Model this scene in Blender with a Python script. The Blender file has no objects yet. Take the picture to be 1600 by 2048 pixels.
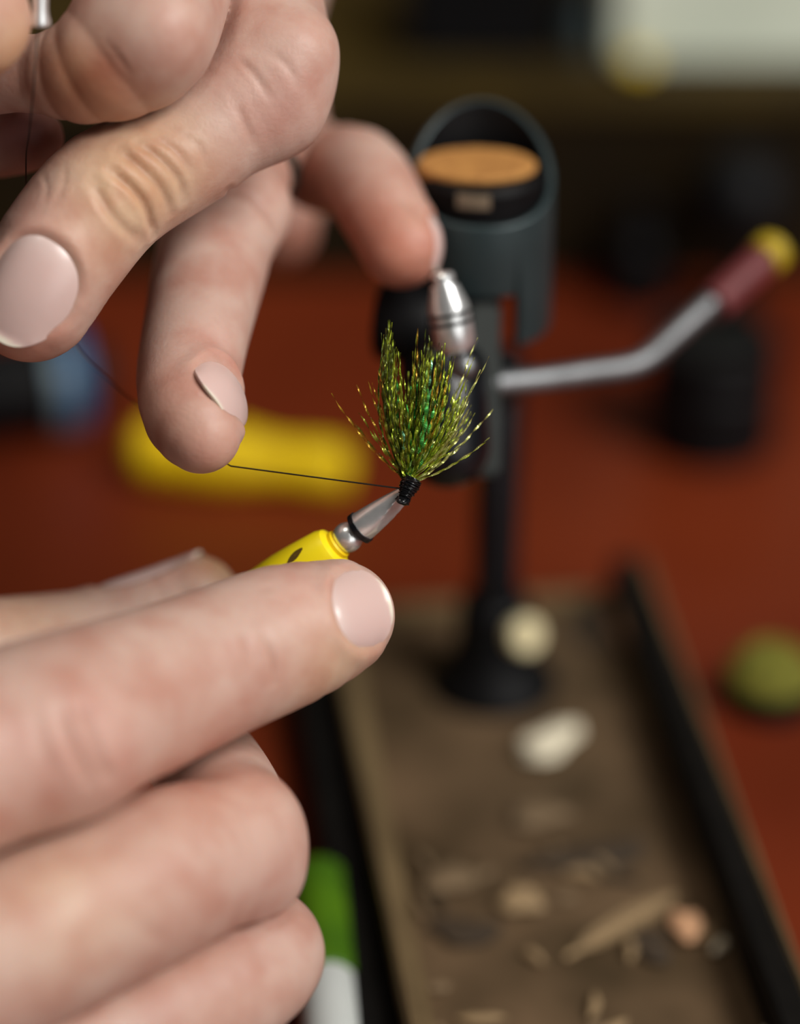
import bpy, math, random
import numpy as np
from mathutils import Vector, Matrix

random.seed(7)
RNG = np.random.default_rng(7)
S = 0.001                      # everything below is written in millimetres

# ------------------------------------------------------------------ camera
PITCH = math.radians(29.3)
CAM = np.array([0.0, 0.0, 266.0])
FPX = 6000.0                   # focal length in pixels of the 1600x2048 frame
FWD = np.array([0, math.cos(PITCH), -math.sin(PITCH)])
UP = np.array([0, math.sin(PITCH), math.cos(PITCH)])
RIGHT = np.array([1.0, 0, 0])
scn = bpy.context.scene
cam_data = bpy.data.cameras.new('camera')
cam = bpy.data.objects.new('camera', cam_data)
scn.collection.objects.link(cam)
cam.location = Vector(CAM * S)
cam.rotation_euler = (math.pi / 2 - PITCH, 0, 0)
cam_data.sensor_fit = 'HORIZONTAL'
cam_data.sensor_width = 24.0
cam_data.lens = 24.0 * FPX / 1600.0
cam_data.clip_start = 0.01
cam_data.clip_end = 20
cam_data.dof.use_dof = True
cam_data.dof.focus_distance = 0.373
cam_data.dof.aperture_fstop = 4.3
cam_data.dof.aperture_blades = 0
scn.camera = cam

# ------------------------------------------------------------------ light
world = bpy.data.worlds.new('world')
scn.world = world
world.use_nodes = True
wn = world.node_tree.nodes
wn['Background'].inputs[0].default_value = (1.0, 0.93, 0.86, 1)
wn['Background'].inputs[1].default_value = 0.045


def area(name, loc, target, size, power, color):
    d = bpy.data.lights.new(name, 'AREA')
    d.shape = 'RECTANGLE'
    d.size, d.size_y = size
    d.energy = power
    d.color = color
    o = bpy.data.objects.new(name, d)
    scn.collection.objects.link(o)
    o.location = loc
    dirv = Vector(target) - Vector(loc)
    o.rotation_euler = dirv.to_track_quat('-Z', 'Y').to_euler()
    return o


area('window_light', (0.60, -0.05, 0.80), (0, 0.36, 0.08), (0.45, 0.45), 11.0, (1.0, 0.97, 0.93))
area('ceiling_lamp_light', (-0.25, 0.35, 1.1), (0, 0.4, 0.05), (0.3, 0.3), 1.8, (1.0, 0.90, 0.78))
area('side_fill_light', (0.55, -0.42, 0.22), (0, 0.36, 0.08), (0.7, 0.5), 1.9, (1.0, 0.98, 0.96))  # added unseen fill, low at right front, for undersides and steel highlights
scn.view_settings.view_transform = 'Standard'
scn.view_settings.look = 'None'
scn.view_settings.gamma = 1
scn.view_settings.use_curve_mapping = False
scn.view_settings.exposure = 0.0


# ------------------------------------------------------------------ helpers
def P(px, py, d):
    """point seen at pixel (px, py) whose depth along the view axis is d mm"""
    return CAM + RIGHT * ((px - 800.0) / FPX * d) + UP * (-(py - 1024.0) / FPX * d) + FWD * d


def G(px, py, z=0.0):
    """point of the horizontal plane at height z seen at a pixel"""
    r = RIGHT * ((px - 800.0) / FPX) + UP * (-(py - 1024.0) / FPX) + FWD
    return CAM + r * ((z - CAM[2]) / r[2])


def V(px, py, y):
    """point of the vertical plane Y = y seen at a pixel"""
    r = RIGHT * ((px - 800.0) / FPX) + UP * (-(py - 1024.0) / FPX) + FWD
    return CAM + r * (y / r[1])


def CB(x, y, z):
    v = RIGHT * x + UP * y - FWD * z
    return v / np.linalg.norm(v)


def unit(v):
    v = np.asarray(v, float)
    return v / (np.linalg.norm(v) + 1e-12)


def srgb(r, g, b):
    def f(c):
        c /= 255.0
        return c / 12.92 if c <= 0.04045 else ((c + 0.055) / 1.055) ** 2.4
    return (f(r), f(g), f(b), 1)


def mat(name, color, rough=0.5, metal=0.0, noise=0.0, nscale=200, bump=0.0, bscale=800, color2=None, coat=0.0, spec=0.5, sheen=0.0):
    m = bpy.data.materials.new(name)
    m.use_nodes = True
    nt = m.node_tree
    b = nt.nodes['Principled BSDF']
    b.inputs['Base Color'].default_value = color
    b.inputs['Roughness'].default_value = rough
    b.inputs['Metallic'].default_value = metal
    b.inputs['Coat Weight'].default_value = coat
    b.inputs['Specular IOR Level'].default_value = spec
    b.inputs['Sheen Weight'].default_value = sheen
    tc = nt.nodes.new('ShaderNodeTexCoord')
    if noise > 0 or color2:
        n = nt.nodes.new('ShaderNodeTexNoise')
        n.inputs['Scale'].default_value = nscale
        n.inputs['Detail'].default_value = 4
        nt.links.new(tc.outputs['Object'], n.inputs['Vector'])
        mx = nt.nodes.new('ShaderNodeMix')
        mx.data_type = 'RGBA'
        c2 = color2 or tuple(min(1, c * (1 - noise)) for c in color[:3]) + (1,)
        mx.inputs[6].default_value = color
        mx.inputs[7].default_value = c2
        cr = nt.nodes.new('ShaderNodeMapRange')
        cr.inputs[1].default_value = 0.35
        cr.inputs[2].default_value = 0.65
        nt.links.new(n.outputs[0], cr.inputs[0])
        nt.links.new(cr.outputs[0], mx.inputs[0])
        nt.links.new(mx.outputs[2], b.inputs['Base Color'])
    if bump > 0:
        n2 = nt.nodes.new('ShaderNodeTexNoise')
        n2.inputs['Scale'].default_value = bscale
        nt.links.new(tc.outputs['Object'], n2.inputs['Vector'])
        bp = nt.nodes.new('ShaderNodeBump')
        bp.inputs['Strength'].default_value = bump
        bp.inputs['Distance'].default_value = 0.0005
        nt.links.new(n2.outputs[0], bp.inputs['Height'])
        nt.links.new(bp.outputs[0], b.inputs['Normal'])
    return m


def mesh_obj(name, verts, faces, material, parent=None, smooth=True, origin=None):
    """verts in world mm; the object's origin is put at `origin` (mm)"""
    verts = np.asarray(verts, float)
    if origin is None:
        origin = parent['_o'] if parent is not None and '_o' in parent else verts.mean(0)
    origin = np.asarray(origin, float)
    me = bpy.data.meshes.new(name)
    me.from_pydata(((verts - origin) * S).tolist(), [], [list(map(int, f)) for f in faces])
    me.materials.append(material)
    if smooth:
        me.polygons.foreach_set('use_smooth', [True] * len(me.polygons))
        if len(verts) < 9000:
            me.set_sharp_from_angle(angle=math.radians(32))
    me.update()
    o = bpy.data.objects.new(name, me)
    scn.collection.objects.link(o)
    if parent is not None:
        o.parent = parent
        o.location = Vector((origin - world_o(parent)) * S)
    else:
        o.location = Vector(origin * S)
    WO[o.name] = origin
    return o


WO = {}


def world_o(o):
    return WO[o.name]


def empty(name, origin, label, cat, group=None):
    o = bpy.data.objects.new(name, None)
    scn.collection.objects.link(o)
    o.empty_display_size = 0.005
    o.location = Vector(np.asarray(origin, float) * S)
    WO[o.name] = np.asarray(origin, float)
    tag(o, label, cat, group)
    return o


def tag(o, label, cat, group=None):
    o['label'] = label
    o['category'] = cat
    if group:
        o['group'] = group


def basis(axis, ref=(0, 0, 1)):
    a = unit(axis)
    r = np.asarray(ref, float)
    if abs(np.dot(a, unit(r))) > 0.95:
        r = np.array([1.0, 0, 0])
    u = unit(np.cross(r, a))
    return u, np.cross(a, u), a


def lathe(base, axis, prof, n=40, caps=True):
    """prof: list of (distance along axis, radius)"""
    u, v, a = basis(axis)
    base = np.asarray(base, float)
    vs, fs = [], []
    ang = np.linspace(0, 2 * math.pi, n, endpoint=False)
    for h, r in prof:
        for t in ang:
            vs.append(base + a * h + r * (math.cos(t) * u + math.sin(t) * v))
    m = len(prof)
    for i in range(m - 1):
        for j in range(n):
            k = (j + 1) % n
            fs.append((i * n + j, i * n + k, (i + 1) * n + k, (i + 1) * n + j))
    if caps:
        fs.append(tuple(range(n))[::-1])
        fs.append(tuple((m - 1) * n + j for j in range(n)))
    return np.array(vs), fs


def tube(points, r, n=8):
    pts = np.asarray(points, float)
    m = len(pts)
    rad = np.full(m, r) if np.isscalar(r) else np.asarray(r)
    tg = np.gradient(pts, axis=0)
    vs, fs = [], []
    u = None
    for i in range(m):
        a = unit(tg[i])
        if u is None:
            u = basis(a)[0]
        u = unit(u - a * np.dot(u, a))
        w = np.cross(a, u)
        for j in range(n):
            t = 2 * math.pi * j / n
            vs.append(pts[i] + rad[i] * (math.cos(t) * u + math.sin(t) * w))
    for i in range(m - 1):
        for j in range(n):
            k = (j + 1) % n
            fs.append((i * n + j, i * n + k, (i + 1) * n + k, (i + 1) * n + j))
    fs.append(tuple(range(n))[::-1])
    fs.append(tuple((m - 1) * n + j for j in range(n)))
    return np.array(vs), fs


def catmull(pts, step):
    pts = np.asarray(pts, float)
    ext = np.vstack([2 * pts[0] - pts[1], pts, 2 * pts[-1] - pts[-2]])
    out = []
    for i in range(1, len(ext) - 2):
        p0, p1, p2, p3 = ext[i - 1:i + 3]
        n = max(2, int(np.linalg.norm((p2 - p1)[:3]) / step))
        for t in np.linspace(0, 1, n, endpoint=False):
            out.append(0.5 * ((2 * p1) + (-p0 + p2) * t + (2 * p0 - 5 * p1 + 4 * p2 - p3) * t * t + (-p0 + 3 * p1 - 3 * p2 + p3) * t ** 3))
    out.append(pts[-1])
    return np.array(out)


def box(c, sx, sy, sz, bev=0.0):
    """axis-aligned box, c = centre of its bottom face, bevelled edges"""
    import bmesh
    bm = bmesh.new()
    bmesh.ops.create_cube(bm, size=1)
    for v in bm.verts:
        v.co = Vector((v.co.x * sx, v.co.y * sy, (v.co.z + 0.5) * sz))
    if bev > 0:
        bmesh.ops.bevel(bm, geom=bm.edges[:], offset=bev, segments=2, affect='EDGES')
    bm.verts.index_update()
    vs = np.array([v.co[:] for v in bm.verts]) + np.asarray(c, float)
    fs = [[v.index for v in f.verts] for f in bm.faces]
    bm.free()
    return vs, fs


def prism(poly, z0, z1, bev=0.0):
    """vertical prism over a ground polygon (list of xy)"""
    import bmesh
    bm = bmesh.new()
    lo = [bm.verts.new((p[0], p[1], z0)) for p in poly]
    hi = [bm.verts.new((p[0], p[1], z1)) for p in poly]
    n = len(poly)
    bm.faces.new(lo[::-1])
    bm.faces.new(hi)
    for i in range(n):
        j = (i + 1) % n
        bm.faces.new((lo[i], lo[j], hi[j], hi[i]))
    bmesh.ops.recalc_face_normals(bm, faces=bm.faces[:])
    if bev > 0:
        bmesh.ops.bevel(bm, geom=bm.edges[:], offset=bev, segments=2, affect='EDGES')
    bm.verts.index_update()
    vs = np.array([v.co[:] for v in bm.verts])
    fs = [[v.index for v in f.verts] for f in bm.faces]
    bm.free()
    return vs, fs


def merge(*parts):
    vs, fs, o = [], [], 0
    for v, f in parts:
        vs.append(np.asarray(v))
        fs += [tuple(i + o for i in q) for q in f]
        o += len(v)
    return np.vstack(vs), fs


# ------------------------------------------------------------------ signed-distance hands
def smin(a, b, k):
    h = np.clip(0.5 + 0.5 * (b - a) / k, 0, 1)
    return b + (a - b) * h - k * h * (1 - h)


def smax(a, b, k):
    return -smin(-a, -b, k)


class Chain:
    """a limb: a run of round cones along a spline; flat = (normal, factor) squashes it along a direction"""
    def __init__(self, pts, step=2.5):
        w = np.array([np.append(P(a, b, d), r) for a, b, d, r in pts])
        self.s = catmull(w, step)

    def bbox(self):
        c, r = self.s[:, :3], self.s[:, 3:]
        return (c - r).min(0), (c + r).max(0)

    def __call__(self, p):
        best = np.full(len(p), 1e9, np.float32)
        best[:] = 12.0
        s = self.s.astype(np.float32)
        lo, hi = p.min(0), p.max(0)
        s0, s1 = s[:-1], s[1:]
        rm = np.maximum(s0[:, 3:], s1[:, 3:])
        gap = np.maximum(np.maximum(np.minimum(s0, s1)[:, :3] - rm - hi, lo - np.maximum(s0, s1)[:, :3] - rm), 0)
        for i in np.nonzero((gap ** 2).sum(1) < 144.0)[0]:
            a, b = s[i, :3], s[i + 1, :3]
            ba = b - a
            q = p - a
            t = np.clip((q @ ba) / max(float(ba @ ba), 1e-9), 0, 1)
            q -= t[:, None] * ba
            d = np.sqrt(np.einsum('ij,ij->i', q, q)) - (s[i, 3] + (s[i + 1, 3] - s[i, 3]) * t)
            np.minimum(best, d, out=best)
        return best


class Ball:
    def __init__(self, px, py, d, r):
        self.c = P(px, py, d).astype(np.float32)
        self.r = r

    def bbox(self):
        return self.c - self.r, self.c + self.r

    def __call__(self, p):
        return np.linalg.norm(p - self.c, axis=1) - self.r


class Hand:
    def __init__(self, digits, palm, k_palm=5.0, bumps=()):
        self.digits, self.palm, self.k = digits, palm, k_palm
        self.bumps = bumps          # (digit index, Ball, k)
        self.rims = []              # nail folds: (digit index, polyline, radius)

    def eval(self, p):
        p = np.asarray(p, np.float32)
        if len(p) > 14000:
            return np.concatenate([self.eval(p[i:i + 14000]) for i in range(0, len(p), 14000)])
        M = 9.0

        def cull(prim):
            lo, hi = prim.bbox()
            d = np.maximum(np.maximum(lo - p, p - hi), 0)
            bd = np.sqrt((d * d).sum(1)).astype(np.float32)
            near = bd < M
            out = bd + 2.0
            if near.any():
                out[near] = prim(p[near])
            return out
        pd = None
        for q in self.palm:
            d = cull(q)
            pd = d if pd is None else smin(pd, d, 8.0)
        tot = raw = None
        crev = np.zeros(len(p), np.float32)
        for i, dg in enumerate(self.digits):
            d = cull(dg)
            for bi, bl, k in self.bumps:
                if bi == i:
                    d = smin(d, cull(bl), k)
            if raw is None:
                raw = d
            else:
                # a furrow where two digits press against each other
                crev = np.maximum(crev, np.exp(-((d - raw) / 0.9) ** 2) * (np.maximum(d, raw) < 2.5))
                raw = np.minimum(raw, d)
            d = smin(d, pd, self.k)
            tot = d if tot is None else smin(tot, d, 0.5)
        return tot + 0.9 * crev * np.clip((pd - 2.0) / 4.0, 0, 1)

    def bounds(self):
        bb = [q.bbox() for q in list(self.digits) + list(self.palm)]
        return np.min([b[0] for b in bb], 0) - 2, np.max([b[1] for b in bb], 0) + 2

    def march(self, origins, dirs, n=60, far=140):
        t = np.zeros(len(origins))
        for _ in range(n):
            d = self.eval(origins + dirs * t[:, None])
            t = np.minimum(t + d * 0.9, far)
        return origins + dirs * t[:, None], t

    def grad(self, p, e=0.25):
        g = np.zeros((len(p), 3))
        for o in ((1, -1, -1), (-1, -1, 1), (-1, 1, -1), (1, 1, 1)):
            o = np.array(o, float)
            g += self.eval(p + o * e)[:, None] * o
        return g / (np.linalg.norm(g, axis=1, keepdims=True) + 1e-9)


def surface_nets(hand, h):
    lo, hi = hand.bounds()
    # coarse pass, then a fine pass only where the surface can be
    n = np.ceil((hi - lo) / h).astype(int) + 1
    B = 8
    nb = np.ceil(n / B).astype(int)
    n = nb * B + 1
    D = np.full(tuple(n), 5.0, np.float32)
    bc = np.stack(np.meshgrid(*[(np.arange(k) + 0.5) * B * h for k in nb], indexing='ij'), -1).reshape(-1, 3) + lo
    bd = hand.eval(bc)
    R = B * h * 0.9 + 0.8
    idx = np.stack(np.unravel_index(np.arange(len(bc)), nb), 1)
    act = idx[np.abs(bd) < R * 1.25]
    ins = idx[bd <= -R * 1.25]
    off = np.stack(np.meshgrid(*[np.arange(B + 1)] * 3, indexing='ij'), -1).reshape(-1, 3)
    for a in ins:
        D[a[0] * B:a[0] * B + B + 1, a[1] * B:a[1] * B + B + 1, a[2] * B:a[2] * B + B + 1] = -5
    CH = 19
    for s in range(0, len(act), CH):
        c = act[s:s + CH]
        g = (c[:, None, :] * B + off[None]).reshape(-1, 3)
        D[g[:, 0], g[:, 1], g[:, 2]] = hand.eval(g * h + lo)
    inside = D < 0
    c = [inside[i:n[0] - 1 + i, j:n[1] - 1 + j, k:n[2] - 1 + k] for i in (0, 1) for j in (0, 1) for k in (0, 1)]
    cnt = sum(x.astype(np.int8) for x in c)
    cells = np.argwhere((cnt > 0) & (cnt < 8))
    vid = np.full(cnt.shape, -1, np.int64)
    vid[cells[:, 0], cells[:, 1], cells[:, 2]] = np.arange(len(cells))
    acc = np.zeros((len(cells), 3))
    num = np.zeros(len(cells))
    corners = [(i, j, k) for i in (0, 1) for j in (0, 1) for k in (0, 1)]
    for a in corners:
        for b in corners:
            if sum(b) - sum(a) == 1 and sum(abs(x - y) for x, y in zip(a, b)) == 1:
                va = D[cells[:, 0] + a[0], cells[:, 1] + a[1], cells[:, 2] + a[2]]
                vb = D[cells[:, 0] + b[0], cells[:, 1] + b[1], cells[:, 2] + b[2]]
                m = (va < 0) != (vb < 0)
                t = np.where(m, va / np.where(m, va - vb, 1), 0)
                acc += np.where(m[:, None], np.array(a) + t[:, None] * (np.array(b) - np.array(a)), 0)
                num += m
    verts = (cells + acc / num[:, None]) * h + lo
    quads = []
    for ax in range(3):
        u, v = [(1, 2), (2, 0), (0, 1)][ax]
        sl0 = [slice(None)] * 3
        sl1 = [slice(None)] * 3
        sl0[ax] = slice(0, -1)
        sl1[ax] = slice(1, None)
        a, b = inside[tuple(sl0)], inside[tuple(sl1)]
        e = np.argwhere(a != b)
        e = e[(e[:, u] > 0) & (e[:, v] > 0) & (e[:, u] < n[u] - 1) & (e[:, v] < n[v] - 1)]
        flip = b[e[:, 0], e[:, 1], e[:, 2]]
        du, dv = np.zeros(3, int), np.zeros(3, int)
        du[u] = 1
        dv[v] = 1
        q = [vid[tuple((e - x).T)] for x in (0 * du, du, du + dv, dv)]
        q = np.stack(q, 1)
        q[flip] = q[flip][:, ::-1]
        quads.append(q)
    quads = np.vstack(quads)
    quads = quads[(quads >= 0).all(1)]
    return verts, quads


def seg_dist(p, line):
    """distance of points to a polyline"""
    best = np.full(len(p), 1e9)
    for a, b in zip(line[:-1], line[1:]):
        ba = b - a
        q = p - a
        t = np.clip((q @ ba) / max(ba @ ba, 1e-9), 0, 1)
        best = np.minimum(best, np.linalg.norm(q - t[:, None] * ba, axis=1))
    return best


def view_hits(hand, pix):
    pix = np.asarray(pix, float)
    o = np.array([P(a, b, 325.0) for a, b in pix])
    d = np.array([unit(P(a, b, 330.0) - P(a, b, 325.0)) for a, b in pix])
    return hand.march(o, d)[0]


def smooth_line(pix):
    return catmull(np.asarray(pix, float), 12)


def nail_outline(u, v, hw, hl, pb, pt, taper):
    """1 on the nail's border; u across, v along (mm)"""
    w = hw * (1 + taper * v / hl)
    p = np.where(v < 0, pb, pt)
    return ((np.abs(u) / w) ** p + (np.abs(v) / hl) ** p) ** (1 / p)


def make_nail(hand, px, py, d, t, n, hl, hw, pb=2.3, pt=2.6, taper=0.0, free=1.2, lift=0.22, droop=0.12):
    n = unit(n)
    t = unit(np.asarray(t) - n * np.dot(t, n))
    l = np.cross(t, n)
    c = P(px, py, d)
    K = 31
    A_, B_ = np.meshgrid(np.linspace(-1, 1, K), np.linspace(-1, 1, K))
    a_, b_ = A_.ravel() + 1e-6, B_.ravel() + 1e-6
    m = np.maximum(np.abs(a_), np.abs(b_))
    f0 = nail_outline(a_ * hw, b_ * hl, hw, hl, pb, pt, 0.0)
    k = m / f0
    V_ = b_ * k * hl
    U_ = a_ * k * hw * (1 + taper * V_ / hl)
    v_end = hl - free
    vcl = np.minimum(V_, v_end)
    org = c + U_[:, None] * l + vcl[:, None] * t + n * 14
    hit, tt = hand.march(org, np.tile(-n, (len(org), 1)), far=30)
    hgt = 14 - tt
    A = np.stack([np.ones_like(U_), U_, U_ ** 2, vcl, vcl ** 2, U_ ** 4], 1)
    ok = tt < 24
    hgt = A @ np.linalg.lstsq(A[ok], hgt[ok], rcond=None)[0]
    ext = np.maximum(V_ - v_end, 0)
    tipw = np.clip((V_ / hl - 0.35) / 0.35, 0, 1)
    hgt = hgt - droop * ext + lift - 0.45 * (m ** 7) * (1 - tipw)
    pts = c + U_[:, None] * l + V_[:, None] * t + n * hgt[:, None]
    return dict(grid=pts.reshape(K, K, 3), V=V_.reshape(K, K) / hl, n=n, t=t, l=l, c=c, hl=hl, hw=hw, pb=pb, pt=pt, taper=taper, free=free)


def nail_object(nl, name, parent, label):
    g = nl['grid']
    NV, NU = g.shape[:2]
    th = 0.42
    low = g - nl['n'] * th
    vs = np.vstack([g.reshape(-1, 3), low.reshape(-1, 3)])
    N = NV * NU
    fs = []
    for i in range(NV - 1):
        for j in range(NU - 1):
            a = i * NU + j
            fs.append((a, a + 1, a + NU + 1, a + NU))
            fs.append((N + a, N + a + NU, N + a + NU + 1, N + a + 1))
    ring = [j for j in range(NU)] + [i * NU + NU - 1 for i in range(1, NV)] + [(NV - 1) * NU + j for j in range(NU - 2, -1, -1)] + [i * NU for i in range(NV - 2, 0, -1)]
    for a, b in zip(ring, ring[1:] + ring[:1]):
        fs.append((a, N + a, N + b, b))
    o = mesh_obj(name, vs, fs, M_NAIL, parent)
    v = nl['V'].ravel()
    u = np.tile(np.linspace(-1, 1, NU), NV)
    w = np.clip((v - (1 - nl['free'] / nl['hl'] * 0.75) + 0.06 * u ** 2) / 0.05, 0, 1)[:, None]
    lun = (np.exp(-((v + 1) / 0.35) ** 2) * 0.6)[:, None]
    pink, pale, moon = np.array([0.66, 0.46, 0.42]), np.array([0.78, 0.72, 0.58]), np.array([0.74, 0.60, 0.56])
    c = pink * (1 - lun) + moon * lun
    c = c * (1 - w) + pale * w
    col = np.ones((2 * N, 4), np.float32)
    col[:N, :3] = c
    col[N:, :3] = c
    at = o.data.color_attributes.new('tint', 'FLOAT_COLOR', 'POINT')
    at.data.foreach_set('color', col.ravel())
    o['label'] = label
    return o


def skin_material():
    m = bpy.data.materials.new('skin')
    m.use_nodes = True
    nt = m.node_tree
    b = nt.nodes['Principled BSDF']
    at = nt.nodes.new('ShaderNodeAttribute')
    at.attribute_name = 'tint'
    tc = nt.nodes.new('ShaderNodeTexCoord')
    n1 = nt.nodes.new('ShaderNodeTexNoise')
    n1.inputs['Scale'].default_value = 160
    n1.inputs['Detail'].default_value = 5
    nt.links.new(tc.outputs['Object'], n1.inputs['Vector'])
    ramp = nt.nodes.new('ShaderNodeValToRGB')
    e = ramp.color_ramp.elements
    e[0].position, e[0].color = 0.32, (0.86, 0.70, 0.66, 1)
    e[1].position, e[1].color = 0.62, (1.0, 1.0, 1.0, 1)
    nt.links.new(n1.outputs[0], ramp.inputs[0])
    mx = nt.nodes.new('ShaderNodeMix')
    mx.data_type = 'RGBA'
    mx.blend_type = 'MULTIPLY'
    mx.inputs[0].default_value = 1
    nt.links.new(at.outputs['Color'], mx.inputs[6])
    nt.links.new(ramp.outputs[0], mx.inputs[7])
    nt.links.new(mx.outputs[2], b.inputs['Base Color'])
    b.inputs['Roughness'].default_value = 0.48
    b.inputs['Specular IOR Level'].default_value = 0.38
    b.inputs['Subsurface Weight'].default_value = 0.35
    b.inputs['Subsurface Radius'].default_value = (1.0, 0.36, 0.2)
    b.inputs['Subsurface Scale'].default_value = 0.0016
    # fine skin texture: cells of the dermatoglyphs and soft pores
    vo = nt.nodes.new('ShaderNodeTexVoronoi')
    vo.feature = 'DISTANCE_TO_EDGE'
    vo.inputs['Scale'].default_value = 1150
    n2 = nt.nodes.new('ShaderNodeTexNoise')
    n2.inputs['Scale'].default_value = 900
    n2.inputs['Detail'].default_value = 3
    nt.links.new(tc.outputs['Object'], vo.inputs['Vector'])
    nt.links.new(tc.outputs['Object'], n2.inputs['Vector'])
    ad = nt.nodes.new('ShaderNodeMath')
    ad.operation = 'MULTIPLY_ADD'
    ad.inputs[1].default_value = 0.9
    nt.links.new(vo.outputs[0], ad.inputs[0])
    nt.links.new(n2.outputs[0], ad.inputs[2])
    bp = nt.nodes.new('ShaderNodeBump')
    bp.inputs['Strength'].default_value = 0.22
    bp.inputs['Distance'].default_value = 0.00018
    nt.links.new(ad.outputs[0], bp.inputs['Height'])
    nt.links.new(bp.outputs[0], b.inputs['Normal'])
    return m


def nail_material():
    m = bpy.data.materials.new('nail')
    m.use_nodes = True
    nt = m.node_tree
    b = nt.nodes['Principled BSDF']
    at = nt.nodes.new('ShaderNodeAttribute')
    at.attribute_name = 'tint'
    nt.links.new(at.outputs['Color'], b.inputs['Base Color'])
    b.inputs['Roughness'].default_value = 0.30
    b.inputs['Specular IOR Level'].default_value = 0.5
    b.inputs['Subsurface Weight'].default_value = 0.2
    b.inputs['Subsurface Radius'].default_value = (1.0, 0.5, 0.4)
    b.inputs['Subsurface Scale'].default_value = 0.0012
    tc = nt.nodes.new('ShaderNodeTexCoord')
    n2 = nt.nodes.new('ShaderNodeTexNoise')
    n2.inputs['Scale'].default_value = 350
    nt.links.new(tc.outputs['Object'], n2.inputs['Vector'])
    bp = nt.nodes.new('ShaderNodeBump')
    bp.inputs['Strength'].default_value = 0.12
    bp.inputs['Distance'].default_value = 0.0004
    nt.links.new(n2.outputs[0], bp.inputs['Height'])
    nt.links.new(bp.outputs[0], b.inputs['Normal'])
    return m


M_SKIN = skin_material()
M_NAIL = nail_material()
SKIN = np.array([0.57, 0.385, 0.318])


def build_hand(hand, name, label, h, creases, tints, nails):
    """creases: (pixels, depth mm, width mm); tints: (px, py, radius mm, rgb, weight)"""
    verts, quads = surface_nets(hand, h)
    g = hand.grad(verts)
    for _ in range(2):
        verts = verts - g * np.clip(hand.eval(verts), -h, h)[:, None]
    nrm = hand.grad(verts, 0.5)
    disp = np.zeros(len(verts))
    col = np.tile(SKIN, (len(verts), 1))
    for px, py, rad, rgb, w in tints:
        hp = view_hits(hand, [(px, py)])[0]
        dd = np.linalg.norm(verts - hp, axis=1) / rad
        k = (w * np.exp(-dd ** 2))[:, None]
        col = col * (1 - k) + np.array(rgb) * k
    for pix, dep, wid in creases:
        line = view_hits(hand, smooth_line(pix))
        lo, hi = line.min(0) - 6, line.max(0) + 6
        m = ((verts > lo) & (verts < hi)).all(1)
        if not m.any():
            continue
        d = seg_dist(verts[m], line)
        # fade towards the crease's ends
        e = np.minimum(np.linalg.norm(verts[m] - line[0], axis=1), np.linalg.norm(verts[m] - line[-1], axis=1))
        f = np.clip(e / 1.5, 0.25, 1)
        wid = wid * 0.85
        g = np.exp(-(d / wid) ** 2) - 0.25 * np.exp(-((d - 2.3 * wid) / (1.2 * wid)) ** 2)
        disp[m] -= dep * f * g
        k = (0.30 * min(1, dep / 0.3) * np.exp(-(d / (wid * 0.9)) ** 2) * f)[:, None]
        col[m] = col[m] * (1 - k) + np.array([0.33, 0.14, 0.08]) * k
    # nails: sink the bed and raise the fold around it
    made = []
    for spec in nails:
        nl = make_nail(hand, *spec[1:-1], **spec[-1])
        made.append((spec[0], nl))
        q = verts - nl['c']
        U_, V_, H_ = q @ nl['l'], q @ nl['t'], q @ nl['n']
        f = nail_outline(U_, V_, nl['hw'], nl['hl'], nl['pb'], nl['pt'], nl['taper'])
        e = (f - 1) * min(nl['hw'], nl['hl'])
        m = (np.abs(U_) < nl['hw'] + 4) & (np.abs(V_) < nl['hl'] + 4) & (np.abs(H_) < 12) & (nrm @ nl['n'] > -0.15)
        e, vv = e[m], V_[m] / nl['hl']
        fade = 1 - np.clip((vv - 0.15) / 0.5, 0, 1) ** 2
        fold = 0.40 * np.exp(-((e - 0.45) / np.where(e < 0.45, 0.5, 1.1)) ** 2) * fade
        sink = 0.45 * np.clip((-0.1 - e) / 0.7, 0, 1)
        disp[m] += fold - sink
        k = (0.22 * np.exp(-((e - 0.1) / 0.45) ** 2) * fade)[:, None]
        col[m] = col[m] * (1 - k) + np.array([0.48, 0.20, 0.13]) * k
    verts = verts + nrm * disp[:, None]
    o = mesh_obj(name, verts, quads, M_SKIN, None, True, origin=verts.mean(0))
    at = o.data.color_attributes.new('tint', 'FLOAT_COLOR', 'POINT')
    at.data.foreach_set('color', np.concatenate([col, np.ones((len(col), 1))], 1).astype(np.float32).ravel())
    tag(o, label, 'hand')
    for lab, nl in made:
        nail_object(nl, 'fingernail', o, lab)
    return o


# ------------------------------------------------------------------ room
M_TABLE = mat('red_brown_table', srgb(122, 47, 18), 0.45, nscale=9, color2=srgb(98, 34, 13), bump=0.08, bscale=60, spec=0.35)
M_WALL = mat('dim_wall', srgb(58, 46, 26), 0.9, nscale=6, color2=srgb(44, 36, 22), bump=0.1, bscale=80)
M_FLOOR = mat('dark_floor', srgb(52, 38, 28), 0.6, nscale=5, color2=srgb(40, 28, 22))
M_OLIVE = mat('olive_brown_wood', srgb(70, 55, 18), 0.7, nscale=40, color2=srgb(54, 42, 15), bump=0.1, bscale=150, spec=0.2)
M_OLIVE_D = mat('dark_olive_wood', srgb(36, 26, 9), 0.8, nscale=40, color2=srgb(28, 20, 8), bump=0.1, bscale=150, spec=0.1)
M_BLACK = mat('black_plastic', (0.004, 0.004, 0.0045, 1), 0.55, noise=0.3, nscale=300, spec=0.16)
M_BLACKG = mat('glossy_black', (0.005, 0.006, 0.008, 1), 0.28, noise=0.2, nscale=200, spec=0.4)
M_TEAL = mat('dark_grey_metal', srgb(50, 64, 66), 0.38, 0.3, noise=0.15, nscale=150, bump=0.05, bscale=900)
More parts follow.
